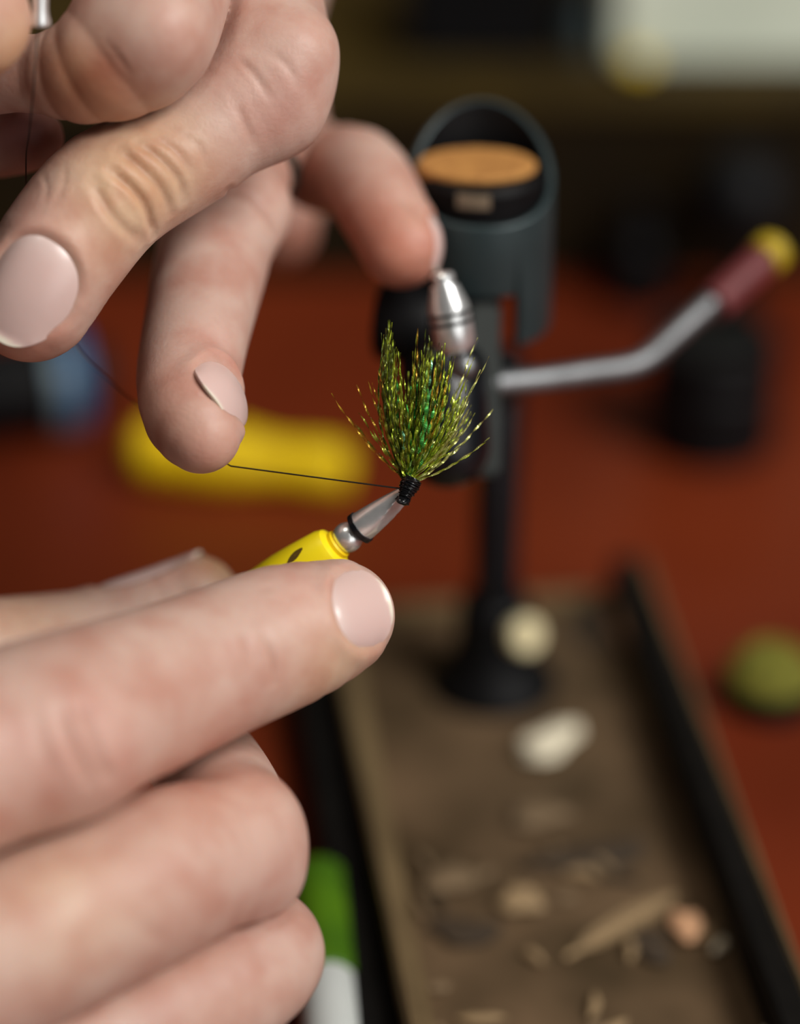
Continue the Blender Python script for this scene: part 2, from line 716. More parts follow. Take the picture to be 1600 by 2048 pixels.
M_STEEL = mat('brushed_steel', (0.88, 0.90, 0.90, 1), 0.28, 0.8, noise=0.12, nscale=400, bump=0.04, bscale=1500)
M_STEEL_D = mat('dull_steel', (0.28, 0.29, 0.30, 1), 0.48, 1.0, noise=0.15, nscale=300)
M_CORK = mat('cork', srgb(190, 136, 70), 0.8, nscale=600, color2=srgb(168, 116, 58), bump=0.3, bscale=1500)
M_BEIGE = mat('beige_plate', srgb(128, 112, 92), 0.5, noise=0.2, nscale=300)
M_BRONZE = mat('worn_bronze', srgb(128, 104, 78), 0.42, 0.3, nscale=45, color2=srgb(84, 68, 48), bump=0.15, bscale=200)
M_RIM = mat('bronze_rim', srgb(150, 128, 92), 0.4, 0.35, nscale=70, color2=srgb(126, 106, 76))
M_YELLOW = mat('yellow_plastic', srgb(250, 226, 22), 0.38, noise=0.06, nscale=100, spec=0.5)
M_YELLOW_D = mat('matt_yellow_plastic', srgb(250, 212, 4), 0.5, noise=0.1, nscale=60)
M_STAIN = mat('brown_mark', srgb(96, 70, 12), 0.5, noise=0.3, nscale=900)
M_MAROON = mat('maroon_rubber', srgb(104, 42, 44), 0.5, noise=0.2, nscale=200)
M_GREEN = mat('green_plastic', srgb(86, 128, 10), 0.5, nscale=80, color2=srgb(62, 102, 8))
M_WHITE = mat('white_plastic', srgb(196, 200, 196), 0.5, noise=0.05, nscale=90)
M_PALE = mat('pale_card', srgb(226, 234, 216), 0.6, nscale=30, color2=srgb(205, 215, 196))
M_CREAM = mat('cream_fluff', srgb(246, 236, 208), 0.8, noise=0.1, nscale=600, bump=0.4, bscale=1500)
M_BLUE = mat('blue_band', srgb(24, 88, 140), 0.35, noise=0.2, nscale=100)
M_GREYB = mat('grey_blue_band', srgb(112, 132, 142), 0.35, 0.3, noise=0.1, nscale=100)
M_THREAD = mat('black_thread', (0.012, 0.008, 0.006, 1), 0.5, noise=0.3, nscale=3000, spec=0.3)
M_WRAP = mat('waxed_black_thread', (0.006, 0.006, 0.007, 1), 0.18, noise=0.3, nscale=3000)
M_OLIVEFUZZ = mat('olive_chenille', srgb(124, 120, 34), 0.9, nscale=500, color2=srgb(92, 92, 24), bump=0.8, bscale=900)
M_RING = mat('grey_ring', srgb(70, 78, 72), 0.35, 0.7, noise=0.1, nscale=500)
M_TAN = mat('tan_scrap', srgb(160, 134, 98), 0.8, noise=0.2, nscale=500, bump=0.3, bscale=900)
M_PEACH = mat('peach_scrap', srgb(214, 164, 124), 0.8, noise=0.15, nscale=500, bump=0.3, bscale=900)
M_DARKSCRAP = mat('dark_scrap', srgb(66, 52, 36), 0.8, noise=0.3, nscale=500, bump=0.3, bscale=900)
M_HAIR = mat('brown_fluff', srgb(128, 106, 78), 0.85, noise=0.3, nscale=500, bump=0.3, bscale=900)


def structure(name, vf, m):
    o = mesh_obj(name, *vf, m, None, False)
    o['kind'] = 'structure'
    return o


structure('floor', box((0, 200, -760), 3600, 3200, 10), M_FLOOR)
structure('wall_back', box((0, 1300, -750), 3600, 40, 2400), M_WALL)

tb = empty('work_table', (0, 450, -750), 'red-brown smooth work table under the vise and tools', 'table')
mesh_obj('tabletop', *box((0, 450, -28), 1300, 760, 28, 3), M_TABLE, tb, False)
for sx in (-1, 1):
    for sy in (-1, 1):
        mesh_obj('leg', *box((sx * 600, 420 + sy * 300, -750), 50, 50, 722, 2), M_TABLE, tb, False)

# wooden box along the back of the table, things standing on it
BY = 574.0
bx = empty('wooden_box', (0, BY, 0), 'long dark olive-brown wooden box along the back of the table', 'box')
ztop = V(900, 168, BY)[2]
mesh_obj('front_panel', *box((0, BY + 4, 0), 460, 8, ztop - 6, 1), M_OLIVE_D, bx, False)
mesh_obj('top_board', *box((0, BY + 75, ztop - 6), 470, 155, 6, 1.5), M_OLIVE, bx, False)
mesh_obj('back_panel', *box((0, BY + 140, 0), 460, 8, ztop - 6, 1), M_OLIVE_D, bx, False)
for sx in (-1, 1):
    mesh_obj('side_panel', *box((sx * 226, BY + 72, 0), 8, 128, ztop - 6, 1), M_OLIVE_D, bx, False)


def on_box(px, py):
    return G(px, py, ztop)


a = on_box(1228, 128)
b = on_box(1700, 128)
wb = empty('white_carton', ((a[0] + b[0]) / 2, a[1] + 12, ztop), 'pale greenish-white carton standing on the wooden box', 'carton')
mesh_obj('body', *box(((a[0] + b[0]) / 2, a[1] + 12, ztop), b[0] - a[0], 24, 30, 1.0), M_PALE, wb, False)
mesh_obj('lid', *box(((a[0] + b[0]) / 2, a[1] + 12, ztop + 30), b[0] - a[0] + 1.5, 25.5, 6, 1.0), M_PALE, wb, False)
a = on_box(1275, 140)
yb = empty('yellow_bead', a, 'small yellow bead at the foot of the pale carton', 'bead')
mesh_obj('bead', *lathe(a, (0, 0, 1), [(0.0, 1.2), (0.5, 2.2), (1.6, 2.7), (2.8, 2.2), (3.2, 1.0)], 24), M_YELLOW_D, yb)
a = on_box(960, 128)
dk = empty('black_case', a + np.array([0, 12, 0]), 'flat black case lying on the wooden box', 'case')
mesh_obj('body', *box(a + np.array([0, 12, 0]), 32, 24, 12, 2), M_BLACK, dk, False)
mesh_obj('lid', *box(a + np.array([0, 12, 12.2]), 32.4, 24.4, 6, 2), M_BLACK, dk, False)
a = on_box(1170, 128)
tj = empty('teal_jar', a + np.array([0, 6, 0]), 'dim teal jar between the black case and the pale carton', 'jar')
mesh_obj('body', *lathe(a + np.array([0, 6, 0]), (0, 0, 1), [(0, 3.6), (0.5, 4.0), (11, 4.0), (12, 3.4)], 28), M_TEAL, tj)
mesh_obj('lid', *lathe(a + np.array([0, 6, 12]), (0, 0, 1), [(0, 3.7), (3.5, 3.7), (4, 3.2)], 28), M_BLACK, tj)

# ------------------------------------------------------------------ vise
foot = G(985, 1395)
FY = foot[1]
vise = empty('fly_tying_vise', foot, 'black and steel fly tying vise on a shallow bronze tray base', 'vise')

# tray base: worn bronze floor with four rim walls
W = 11.0
c_nl, c_nr = G(800, 2003, W), G(1602, 1985, W)          # near left / near right (rim top)
c_fr = G(1275, 1108, W)
dirl = unit((G(690, 1450, W) - G(800, 2003, W))[:2])
dirr = unit((c_fr - c_nr)[:2])
dl = unit((dirl + dirr))
perp = np.array([dl[1], -dl[0]])
wid = abs(np.dot((c_nr - c_nl)[:2], perp))
corner_fr = c_fr[:2]
corner_fl = corner_fr - perp * wid
L = 175.0
corner_nl, corner_nr = corner_fl - dl * L, corner_fr - dl * L


def rim_strip(p, q, inward, t, z0, z1):
    return prism([p, q, q + inward * t, p + inward * t], z0, z1, 0.5)


RT = 3.6
M_BLACKR = mat('black_edging', (0.007, 0.006, 0.005, 1), 0.7, noise=0.3, nscale=200, spec=0.12)  # near-black for the right rim and the strip outside the left rim
mesh_obj('tray_floor', *prism([corner_nl, corner_nr, corner_fr, corner_fl], 0.3, 2.6, 0.5), M_BRONZE, vise, False)
mesh_obj('tray_rim', *rim_strip(corner_nl, corner_fl, perp, RT, 2.6, W), M_RIM, vise, False)
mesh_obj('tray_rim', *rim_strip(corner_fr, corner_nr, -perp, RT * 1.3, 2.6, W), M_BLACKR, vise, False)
mesh_obj('tray_lip', *rim_strip(corner_fr + perp * 1.2, corner_nr + perp * 1.2, -perp, 1.2, 0.3, W - 0.4), M_RIM, vise, False)
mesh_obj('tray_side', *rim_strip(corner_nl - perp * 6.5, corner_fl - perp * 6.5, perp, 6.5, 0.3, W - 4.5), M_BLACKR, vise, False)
mesh_obj('tray_rim', *rim_strip(corner_fl + perp * RT, corner_fr - perp * RT * 0.7, -dl, RT * 0.7, 2.6, W * 0.45), M_RIM, vise, False)
mesh_obj('tray_rim', *rim_strip(corner_nr - perp * RT * 0.7, corner_nl + perp * RT, dl, RT * 0.7, 2.6, W), M_RIM, vise, False)

# collar and pole
M_IVORY = mat('ivory_glint', srgb(236, 222, 176), 0.5, noise=0.08, nscale=300)
fb = np.array([foot[0], foot[1], 2.6])
collar = mesh_obj('base_collar', *lathe(fb, (0, 0, 1), [(0, 10.4), (1, 10.4), (2.0, 9.8), (5.0, 7.4), (8, 6.2), (16, 5.6), (17, 4.6)], 48), M_BLACK, vise)
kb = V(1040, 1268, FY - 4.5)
mesh_obj('glint_knob', *lathe(kb, (0.55, -0.75, 0.3), [(-3.5, 1.2), (0, 1.2), (0.1, 2.9), (2.2, 2.9), (2.7, 2.4)], 28), M_IVORY, collar)  # ivory knob added in place of a bright specular spot
ptop = V(1003, 720, FY)
mesh_obj('pole', *lathe(fb + np.array([0, 0, 6]), (ptop - fb), [(0, 3.7), (ptop[2] - fb[2] - 6, 3.7), (ptop[2] - fb[2] - 5, 3.1)], 28), M_BLACKG, vise)

# head: scooped tube with cork-topped plug
HY = 419.0                                  # depth of the tube's axis from the camera (mm along view)
ctr = P(962, 520, HY)
pxm = HY / FPX
RT_O = 143 * pxm


def zat(py, front):
    """height whose pixel row is py on the tube's front (front=1), axis (0) or back (-1)"""
    return V(962, py, ctr[1] - front * RT_O)[2]


z_front, z_back, z_bot = zat(455, 1), zat(195, -1), zat(705, 1)
N = 72
vs, fs = [], []
th = 1.1
for k in range(N):
    a_ = 2 * math.pi * k / N
    ca, sa = math.cos(a_), math.sin(a_)
    f = -sa                                     # +1 towards the camera
    s = 0.5 - 0.5 * f
    zt = z_front + (z_back - z_front) * (s ** 1.6)
    for rr in (RT_O, RT_O - th):
        vs.append((ctr[0] + rr * ca, ctr[1] + rr * sa, zt))
    for rr in (RT_O - th, RT_O):
        vs.append((ctr[0] + rr * ca, ctr[1] + rr * sa, z_bot))
slot_z = zat(600, 1)


def slot(k):                                    # slot in the wall right of centre
    x = math.cos(2 * math.pi * (k + 0.5) / N)
    return math.sin(2 * math.pi * (k + 0.5) / N) < 0 and -0.75 < x < 0.5


vs = np.array(vs)
vs2 = [tuple(v) for v in vs]
for k in range(N):
    j = (k + 1) % N
    a4, b4 = 4 * k, 4 * j
    if slot(k):
        n0 = len(vs2)
        for base_i in (a4, a4 + 1, b4, b4 + 1):
            vs2.append((vs[base_i][0], vs[base_i][1], slot_z))
        fs += [(a4, b4, n0 + 2, n0), (a4 + 1, n0 + 1, n0 + 3, b4 + 1), (n0, n0 + 2, n0 + 3, n0 + 1), (a4, a4 + 1, b4 + 1, b4)]
        if not slot((k - 1) % N):
            fs.append((n0, n0 + 1, a4 + 2, a4 + 3))
        if not slot((k + 1) % N):
            fs.append((n0 + 2, b4 + 3, b4 + 2, n0 + 3))
    else:
        fs += [(a4, b4, b4 + 3, a4 + 3), (a4 + 1, a4 + 2, b4 + 2, b4 + 1), (a4, a4 + 1, b4 + 1, b4), (a4 + 3, b4 + 3, b4 + 2, a4 + 2)]
tube_o = mesh_obj('head_tube', np.array(vs2), [f[::-1] for f in fs], M_TEAL, vise, False)
bvm = tube_o.modifiers.new('bevel', 'BEVEL')
bvm.width = 0.0005
bvm.segments = 3
bvm.limit_method = 'ANGLE'
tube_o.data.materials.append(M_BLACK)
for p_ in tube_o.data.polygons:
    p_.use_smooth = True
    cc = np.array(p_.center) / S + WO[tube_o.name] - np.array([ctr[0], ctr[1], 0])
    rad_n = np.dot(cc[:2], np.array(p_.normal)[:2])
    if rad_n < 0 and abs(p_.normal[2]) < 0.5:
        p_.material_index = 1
z_plug = V(962, 335, ctr[1])[2]
pr = RT_O - th - 0.15
plug = mesh_obj('head_plug', *lathe((ctr[0], ctr[1], slot_z), (0, 0.0, 1), [(0, pr), (z_plug - slot_z - 0.8, pr), (z_plug - slot_z, pr - 0.8)], 64), M_BLACK, vise)
ckv, ckf = lathe((ctr[0] - 0.8, ctr[1] - 0.2, z_plug - 0.6), (0, 0, 1), [(0, 8.2), (1.2, 8.2), (1.5, 7.8)], 64)
ckv[:, 1] = ctr[1] - 0.2 + (ckv[:, 1] - ctr[1] + 0.2) * 0.68
mesh_obj('cork_disc', ckv, ckf, M_CORK, plug)
# little plate on the plug's front
pl = []
for a_ in np.linspace(-0.42, 0.10, 9):
    for z in (0, 1):
        zz = V(925, 418 - z * 26, ctr[1] - pr)[2]
        pl.append((ctr[0] + (pr + 0.3) * math.sin(a_), ctr[1] - (pr + 0.3) * math.cos(a_), zz))
for a_ in np.linspace(-0.42, 0.10, 9):
    for z in (0, 1):
        zz = V(925, 418 - z * 26, ctr[1] - pr)[2]
        pl.append((ctr[0] + (pr - 0.2) * math.sin(a_), ctr[1] - (pr - 0.2) * math.cos(a_), zz))
pf = []
for i in range(8):
    a0 = 2 * i
    pf += [(a0, a0 + 2, a0 + 3, a0 + 1), (18 + a0, 18 + a0 + 1, 18 + a0 + 3, 18 + a0 + 2), (a0, 18 + a0, 18 + a0 + 2, a0 + 2), (a0 + 1, a0 + 3, 18 + a0 + 3, 18 + a0 + 1)]
pf += [(0, 1, 19, 18), (16, 34, 35, 17)]
mesh_obj('name_plate', pl, pf, M_BEIGE, plug, False)

# steel collet with grooves (axis leans a little), black knob to its left, body below
CD = 395.0
cA, cB = P(937, 706, CD), P(880, 556, CD - 3)
q = np.linalg.norm(cB - cA)
u_ = CD / FPX
prof = [(0, 24 * u_), (0.03 * q, 32 * u_), (0.13 * q, 41 * u_), (0.36 * q, 43 * u_), (0.37 * q, 36 * u_), (0.405 * q, 36 * u_), (0.41 * q, 43 * u_),
        (0.47 * q, 43 * u_), (0.475 * q, 36 * u_), (0.51 * q, 36 * u_), (0.515 * q, 43 * u_), (0.60 * q, 42 * u_), (0.84 * q, 29 * u_), (0.85 * q, 22 * u_),
        (0.87 * q, 21 * u_), (0.88 * q, 24 * u_), (0.97 * q, 24 * u_), (q, 20 * u_)]
colax = unit(P(905, 556, CD - 2) - cA)
mesh_obj('collet', *lathe(P(914, 706, CD), unit(P(886, 556, CD - 2) - P(914, 706, CD)), prof, 48), M_STEEL, vise)
cax = unit(P(886, 556, CD - 2) - P(914, 706, CD))
for gq in (0.388, 0.493):
    mesh_obj('groove_ring', *lathe(P(914, 706, CD), cax, [(gq * q - 0.17, 41 * u_), (gq * q - 0.12, 43.6 * u_), (gq * q + 0.12, 43.6 * u_), (gq * q + 0.17, 41 * u_)], 48), M_BLACK, vise)
bc = P(928, 733, CD)
ba = np.linspace(-math.pi / 2 + 0.05, math.pi / 2 - 0.05, 14)
mesh_obj('ball_joint', *lathe(bc, (0.2, 0.1, 1), [(28 * u_ * math.sin(t), 28 * u_ * math.cos(t)) for t in ba], 32), M_STEEL_D, vise)
kc = P(850, 650, 415)
mesh_obj('jaw_knob', *lathe(kc, (-1, 0.15, 0.05), [(-1.5, 3.5), (-1.0, 5.2), (0, 5.6), (5.6, 5.6), (6.4, 5.2), (6.9, 4.2)], 40), M_BLACK, vise)
# glossy black body (a capsule) and grey bracket
bT, bB = P(884, 705, 408), P(894, 890, 408)
hh = np.linalg.norm(bT - bB)
rr = 5.9
cap = [(-rr * math.cos(t), rr * math.sin(t)) for t in np.linspace(0.08, math.pi / 2, 10)] + [(hh - 1.5, rr), (hh, rr * 0.9), (hh + 1.2, rr * 0.7)]
mesh_obj('jaw_body', *lathe(bB, bT - bB, cap, 48), M_BLACKG, vise)
br_t, br_b = P(966, 605, 415), P(966, 952, 415)
vv, ff = box((0, 0, 0), 4.6, 6.0, np.linalg.norm(br_t - br_b), 0.7)
ux, uy, uz = basis(br_t - br_b, (0, 1, 0))
vv = br_b + vv[:, :1] * ux + vv[:, 1:2] * np.cross(uz, ux) + vv[:, 2:] * uz
mesh_obj('bracket', vv, ff, mat('bracket_grey', srgb(58, 62, 60), 0.4, 0.3, noise=0.1, nscale=200), vise, False)
st0, st1 = P(968, 800, 416), np.array([ptop[0], ptop[1], V(1003, 770, FY)[2]])
mesh_obj('stem', *tube(np.linspace(st0, st1, 14), 3.0, 24), M_BLACK, vise)
mesh_obj('tube_strut', *tube(np.linspace(P(966, 650, 416), np.array([ctr[0], ctr[1] - 1, slot_z + 2]), 8), 2.6, 20), M_BLACK, vise)
# bent steel arm, maroon sleeve, yellow end; sleeve and end colours hold shade
arm = [P(975, 768, 414), P(1080, 758, 418), P(1180, 744, 422), P(1255, 733, 425), P(1300, 712, 427), P(1350, 668, 430), P(1420, 606, 434), P(1470, 562, 437)]
arm = catmull(np.array(arm), 1.0)
armo = mesh_obj('arm', *tube(arm, 1.75, 20), M_STEEL_D, vise)
s0, s1 = P(1424, 612, 434), P(1545, 502, 441)
sl = np.linalg.norm(s1 - s0)
mesh_obj('arm_sleeve', *lathe(s0, s1 - s0, [(0, 2.2), (0.3, 2.75), (sl * 0.8, 2.75), (sl * 0.82, 2.5)], 32), M_MAROON, armo)['label'] = 'maroon rubber sleeve on the arm'
mesh_obj('arm_tip', *lathe(s0, s1 - s0, [(sl * 0.82, 2.4), (sl * 0.84, 2.95), (sl * 1.02, 2.95), (sl * 1.08, 2.2), (sl * 1.1, 1.0)], 32), mat('shaded_yellow_tip', srgb(178, 152, 24), 0.5, noise=0.1, nscale=60), armo)  # yellow darkened: the shade around the arm is put into its colour

# ------------------------------------------------------------------ scraps in the tray
TZ = 2.7


def blob(name, px, py, rx, ry, rz, m, label, cat='scrap', rot=0.0, group=None, seed=0, z=TZ):
    """an uneven little clump lying on the tray"""
    r = np.random.default_rng(seed)
    c = G(px, py, z)
    ph = r.uniform(0, 6.28, 6)
    vs, fs = [], []
    nu, nv = 24, 12
    for i in range(nv + 1):
        t = math.pi * i / nv
        for j in range(nu):
            a_ = 2 * math.pi * j / nu
            k = 1 + 0.14 * math.sin(3 * a_ + ph[0]) * math.sin(t) + 0.10 * math.sin(5 * a_ + ph[1] + 2 * t) + 0.06 * math.sin(7 * t + ph[2])
            x, y, zz = k * rx * math.sin(t) * math.cos(a_), k * ry * math.sin(t) * math.sin(a_), rz * (1 + math.cos(t)) * (0.9 + 0.1 * k)
            vs.append((c[0] + x * math.cos(rot) - y * math.sin(rot), c[1] + x * math.sin(rot) + y * math.cos(rot), z + zz))
    for i in range(nv):
        for j in range(nu):
            k = (j + 1) % nu
            fs.append((i * nu + j, i * nu + k, (i + 1) * nu + k, (i + 1) * nu + j))
    o = mesh_obj(name, vs, fs, m, None, True, origin=c)
    tag(o, label, cat, group)
    return o


blob('glint_tuft', 1100, 1500, 3.0, 6.0, 1.6, M_CREAM, 'large cream tuft in place of a glint on the tray in front of the pole', 'tuft', -0.75, seed=1)  # cream clump put in for a bright glint on the tray
blob('peach_tuft', 1272, 1262, 4.2, 8.0, 1.2, M_PEACH, 'peach tuft in the far right corner of the tray', 'tuft', 0.15, seed=2)
blob('peach_tuft', 1372, 1865, 2.2, 3.4, 1.2, M_PEACH, 'peach tuft at the near right end of the tan feather', 'tuft', 0.1, seed=3)
blob('dark_tuft', 1300, 1900, 2.6, 4.0, 0.8, M_DARKSCRAP, 'dark tuft beside the near peach tuft', 'tuft', 0.3, seed=4)
blob('dark_tuft', 1190, 1260, 4.0, 6.5, 0.7, M_DARKSCRAP, 'dark tuft between the pole and the far peach tuft', 'tuft', 0.3, seed=5)
blob('tan_tuft', 1040, 1812, 3.2, 3.0, 1.2, M_TAN, 'round tan tuft in the middle of the tray', 'tuft', 0.1, seed=6)
blob('brown_tuft', 900, 1770, 4.0, 3.0, 1.0, M_HAIR, 'brown tuft left of the round tan tuft', 'tuft', 0.4, seed=7)
blob('brown_tuft', 1075, 1640, 4.5, 3.0, 1.0, M_HAIR, 'brown tuft between the cream tuft and the round tan tuft', 'tuft', 0.2, seed=8)
blob('dark_tuft', 1180, 1720, 9.0, 3.0, 0.8, M_DARKSCRAP, 'long dark tuft across the middle of the tray', 'tuft', 0.25, seed=9)
blob('dark_tuft', 930, 1870, 5.0, 3.0, 0.7, M_DARKSCRAP, 'dark tuft in front of the round tan tuft', 'tuft', -0.2, seed=10)
# a tan feather lying across the tray
fa, fbq = G(1130, 1915, TZ + 0.5), G(1345, 1792, TZ + 0.5)
ft = empty('tan_feather', fa, 'long tan feather lying slantwise across the near part of the tray', 'feather')
mesh_obj('quill', *tube(np.linspace(fa, fbq, 12), 0.45, 8), M_TAN, ft)
fax = unit(fbq - fa)
fside = np.array([-fax[1], fax[0], 0])
vs, fs = [], []
for i in range(60):
    for sgn in (-1, 1):
        t = 0.12 + 0.86 * i / 59
        p0 = fa + (fbq - fa) * t
        w_ = 2.3 * math.sin(math.pi * min(1, t * 1.02)) ** 0.6
        p1 = p0 + fside * sgn * w_ + fax * 1.6 + np.array([0, 0, 0.3 * random.random()])
        n0 = len(vs)
        vs += [p0 - fax * 0.16, p0 + fax * 0.16, p1 + fax * 0.12, p1 - fax * 0.12]
        fs.append((n0, n0 + 1, n0 + 2, n0 + 3))
bo = mesh_obj('barbs', vs, fs, M_TAN, ft, False)
bo['kind'] = 'stuff'
# loose clippings: short curved fibres
CLIP = []
for i in range(40):
    while True:
        s_, t_ = random.uniform(0.08, 0.92), random.uniform(0.02, 0.55)
        c2 = corner_nl + perp * wid * s_ + dl * L * (t_ + 0.06)
        if np.linalg.norm(c2 - foot[:2]) > 11:
            break
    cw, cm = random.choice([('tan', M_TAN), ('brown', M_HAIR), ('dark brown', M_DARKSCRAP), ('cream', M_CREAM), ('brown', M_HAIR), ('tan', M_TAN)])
    ang = random.uniform(0, math.pi)
    ln = random.uniform(3, 7)
    c3 = np.array([c2[0], c2[1], TZ + 0.4])
    d3 = np.array([math.cos(ang), math.sin(ang), 0])
    e3 = np.array([-d3[1], d3[0], 0])
    pts = [c3 + d3 * ln * (x - 0.5) + e3 * ln * 0.3 * (x - 0.5) ** 2 + np.array([0, 0, 0.5 * random.random()]) for x in np.linspace(0, 1, 7)]
    o = mesh_obj('clipping', *tube(pts, [0.2, 0.55, 0.75, 0.8, 0.75, 0.5, 0.15], 6), cm)
    tag(o, 'loose %s fibre clipping scattered on the bronze tray' % cw, 'clipping', '%s fibre clippings on the tray' % cw)

# ------------------------------------------------------------------ other things on the table
# yellow handled tool lying on the table behind the hands
ya, yb_ = G(268, 895, 6.0), G(702, 940, 5.0)
yt = empty('yellow_tool', ya, 'blurred yellow tool with a thick and a thin end lying on the table', 'tool')
yl = np.linalg.norm(yb_ - ya)
mesh_obj('handle', *lathe(ya, yb_ - ya, [(0, 1.8), (0.6, 4.2), (2.5, 5.6), (0.28 * yl, 6.2), (0.48 * yl, 6.0), (0.62 * yl, 4.8), (0.72 * yl, 4.5)], 36), M_YELLOW_D, yt)
mesh_obj('end_cap', *lathe(ya, yb_ - ya, [(0.72 * yl, 4.2), (0.74 * yl, 4.8), (0.9 * yl, 5.0), (0.97 * yl, 4.4), (yl, 2.4)], 36), M_YELLOW_D, yt)

# black and blue tool at the left
bl = empty('black_blue_tool', G(100, 850), 'black cylindrical tool with a blue band lying on the table at left', 'tool')
c0, c1 = G(-190, 800, 10.2), G(215, 748, 10.2)
ln = np.linalg.norm(c1 - c0)
mesh_obj('barrel', *lathe(c0, c1 - c0, [(0, 8.0), (0.6, 9.0), (0.70 * ln, 9.0), (0.705 * ln, 8.5)], 36), M_BLACK, bl)
mesh_obj('grey_band', *lathe(c0, c1 - c0, [(0.70 * ln, 8.5), (0.702 * ln, 10.2), (0.775 * ln, 10.2), (0.776 * ln, 8.5)], 36), M_GREYB, bl)
mesh_obj('blue_band', *lathe(c0, c1 - c0, [(0.775 * ln, 8.5), (0.777 * ln, 10.0), (0.865 * ln, 10.0), (0.867 * ln, 6.0)], 36), M_BLUE, bl)
mesh_obj('end_stub', *lathe(c0, c1 - c0, [(0.865 * ln, 5.5), (0.867 * ln, 6.6), (0.98 * ln, 6.6), (ln, 5.8)], 32), M_BLACK, bl)

# chenille spool at right
sp0 = G(1538, 1405)
spo = empty('chenille_spool', sp0, 'squat black spool of olive chenille on the table at right', 'spool')
mesh_obj('spool_base', *lathe(sp0, (0, 0, 1), [(0, 7.0), (0.4, 7.4), (3.6, 7.4), (4.0, 6.0)], 40), M_BLACK, spo)
pts = []
for i in range(420):
    t = i / 419
    a_ = t * 2 * math.pi * 9
    row = t * 9
    R_ = 6.3 * math.cos(0.9 * (t - 0.15) * 1.4) if t > 0.15 else 6.3
    pts.append(sp0 + np.array([R_ * math.cos(a_), R_ * math.sin(a_), 4.4 + 5.0 * t]))
mesh_obj('chenille', *tube(pts, 0.95, 8), M_OLIVEFUZZ, spo)
mesh_obj('core', *lathe(sp0, (0, 0, 1), [(3, 5.4), (6, 5.2), (9, 3.4), (9.7, 1.5)], 32), M_OLIVEFUZZ, spo)

# green tube with white cap, bottom
g0, g1 = G(634, 1755, 4.6), G(668, 2105, 4.6)
gt = empty('green_tube', g0, 'green tube with a white cap lying on the table below the lower hand', 'tube')
gl = np.linalg.norm(g1 - g0)
mesh_obj('body', *lathe(g0, g1 - g0, [(0, 3.0), (0.6, 4.2), (0.62 * gl, 4.4), (0.63 * gl, 3.8)], 36), M_GREEN, gt)
mesh_obj('cap', *lathe(g0, g1 - g0, [(0.63 * gl, 3.6), (0.635 * gl, 4.1), (0.97 * gl, 4.1), (gl, 3.4)], 36), M_WHITE, gt)

# black jar behind the bent arm, black knob post, black bottle
j0 = G(1418, 885)
jr = empty('black_jar', j0, 'low black jar on the table below the maroon sleeve', 'jar')
mesh_obj('body', *lathe(j0, (0, 0, 1), [(0, 11), (1, 12), (14, 12), (15.5, 11)], 44), M_BLACK, jr)
mesh_obj('lid', *lathe(j0 + np.array([0, 0, 15.5]), (0, 0, 1), [(0, 11.6), (0.3, 11.8), (6.2, 11.8), (7, 11)], 44), M_BLACK, jr)
k0 = V(1472, 590, 555)
k0[2] = 0
kp = empty('knob_post', k0, 'black post with a round knob behind the bent steel arm', 'post')
kz = V(1472, 395, 555)[2]
mesh_obj('post', *lathe(k0, (0, 0, 1), [(0, 6), (1, 6), (1.4, 3.2), (kz - 4, 3.0)], 28), M_BLACK, kp)
mesh_obj('knob', *lathe(k0 + np.array([0, 0, kz]), (0, 0, 1), [(10.6 * math.sin(t), 10.6 * math.cos(t)) for t in np.linspace(-1.45, 1.45, 16)], 36), M_BLACK, kp)
q0 = G(1275, 605)
bt = empty('black_bottle', q0, 'small black bottle on the table left of the knob post', 'bottle')
mesh_obj('body', *lathe(q0, (0, 0, 1), [(0, 5.8), (0.6, 6.4), (13, 6.4), (15.5, 4.0), (17, 3.2)], 32), M_BLACK, bt)
mesh_obj('cap', *lathe(q0 + np.array([0, 0, 16.9]), (0, 0, 1), [(0, 3.5), (6, 3.5), (6.5, 3.0)], 28), M_BLACK, bt)

# ------------------------------------------------------------------ hackle tool held in the lower hand
TA, TB = P(812, 987, 374.5), P(640, 1116, 379)
tl = empty('yellow_whip_tool', TB, 'yellow handled steel tool with a pointed jaw gripping the fly', 'tool')
ax = unit(TA - TB)


def along(px, py):
    """distance along the tool axis, from TB, of a pixel's foot on the axis"""
    v2 = np.array([812 - 640, 987 - 1116], float)
    f = np.dot(np.array([px - 640, py - 1116], float), v2) / (v2 @ v2)
    return f * np.linalg.norm(TA - TB)


mm = 16.0
s_tip, s_ring0, s_ring1 = along(806, 980), along(717, 1058), along(724, 1052)
# jaw: cone, cut by a slanted flat with a leaf-shaped facet
u, v, a = basis(ax, -FWD)
nrm_side = unit(RIGHT * 0.58 - UP * 0.62 - FWD * 0.55)
nrm_side = unit(nrm_side - a * np.dot(nrm_side, a))
up2 = np.cross(a, nrm_side)
vs, fs = [], []
NS, NR = 26, 36
for i in range(NS):
    t = i / (NS - 1)
    s = s_ring1 + (s_tip - s_ring1) * t
    r = 1.95 * (1 - 0.45 * t ** 1.3)
    for j in range(NR):
        an = 2 * math.pi * j / NR
        x, y = r * math.cos(an), r * math.sin(an)          # x along nrm_side
        cut = 1.85 - 2.0 * max(0, t - 0.22)       # flat facet
        x = min(x, cut)
        vs.append(TB + a * s + nrm_side * x + up2 * y)
for i in range(NS - 1):
    for j in range(NR):
        k = (j + 1) % NR
        fs.append((i * NR + j, (i + 1) * NR + j, (i + 1) * NR + k, i * NR + k))
fs.append(tuple(range(NR)))
fs.append(tuple((NS - 1) * NR + j for j in range(NR))[::-1])
jo = mesh_obj('jaw', vs, fs, M_STEEL, tl, True)
es = jo.modifiers.new('edges', 'EDGE_SPLIT')
es.split_angle = math.radians(20)
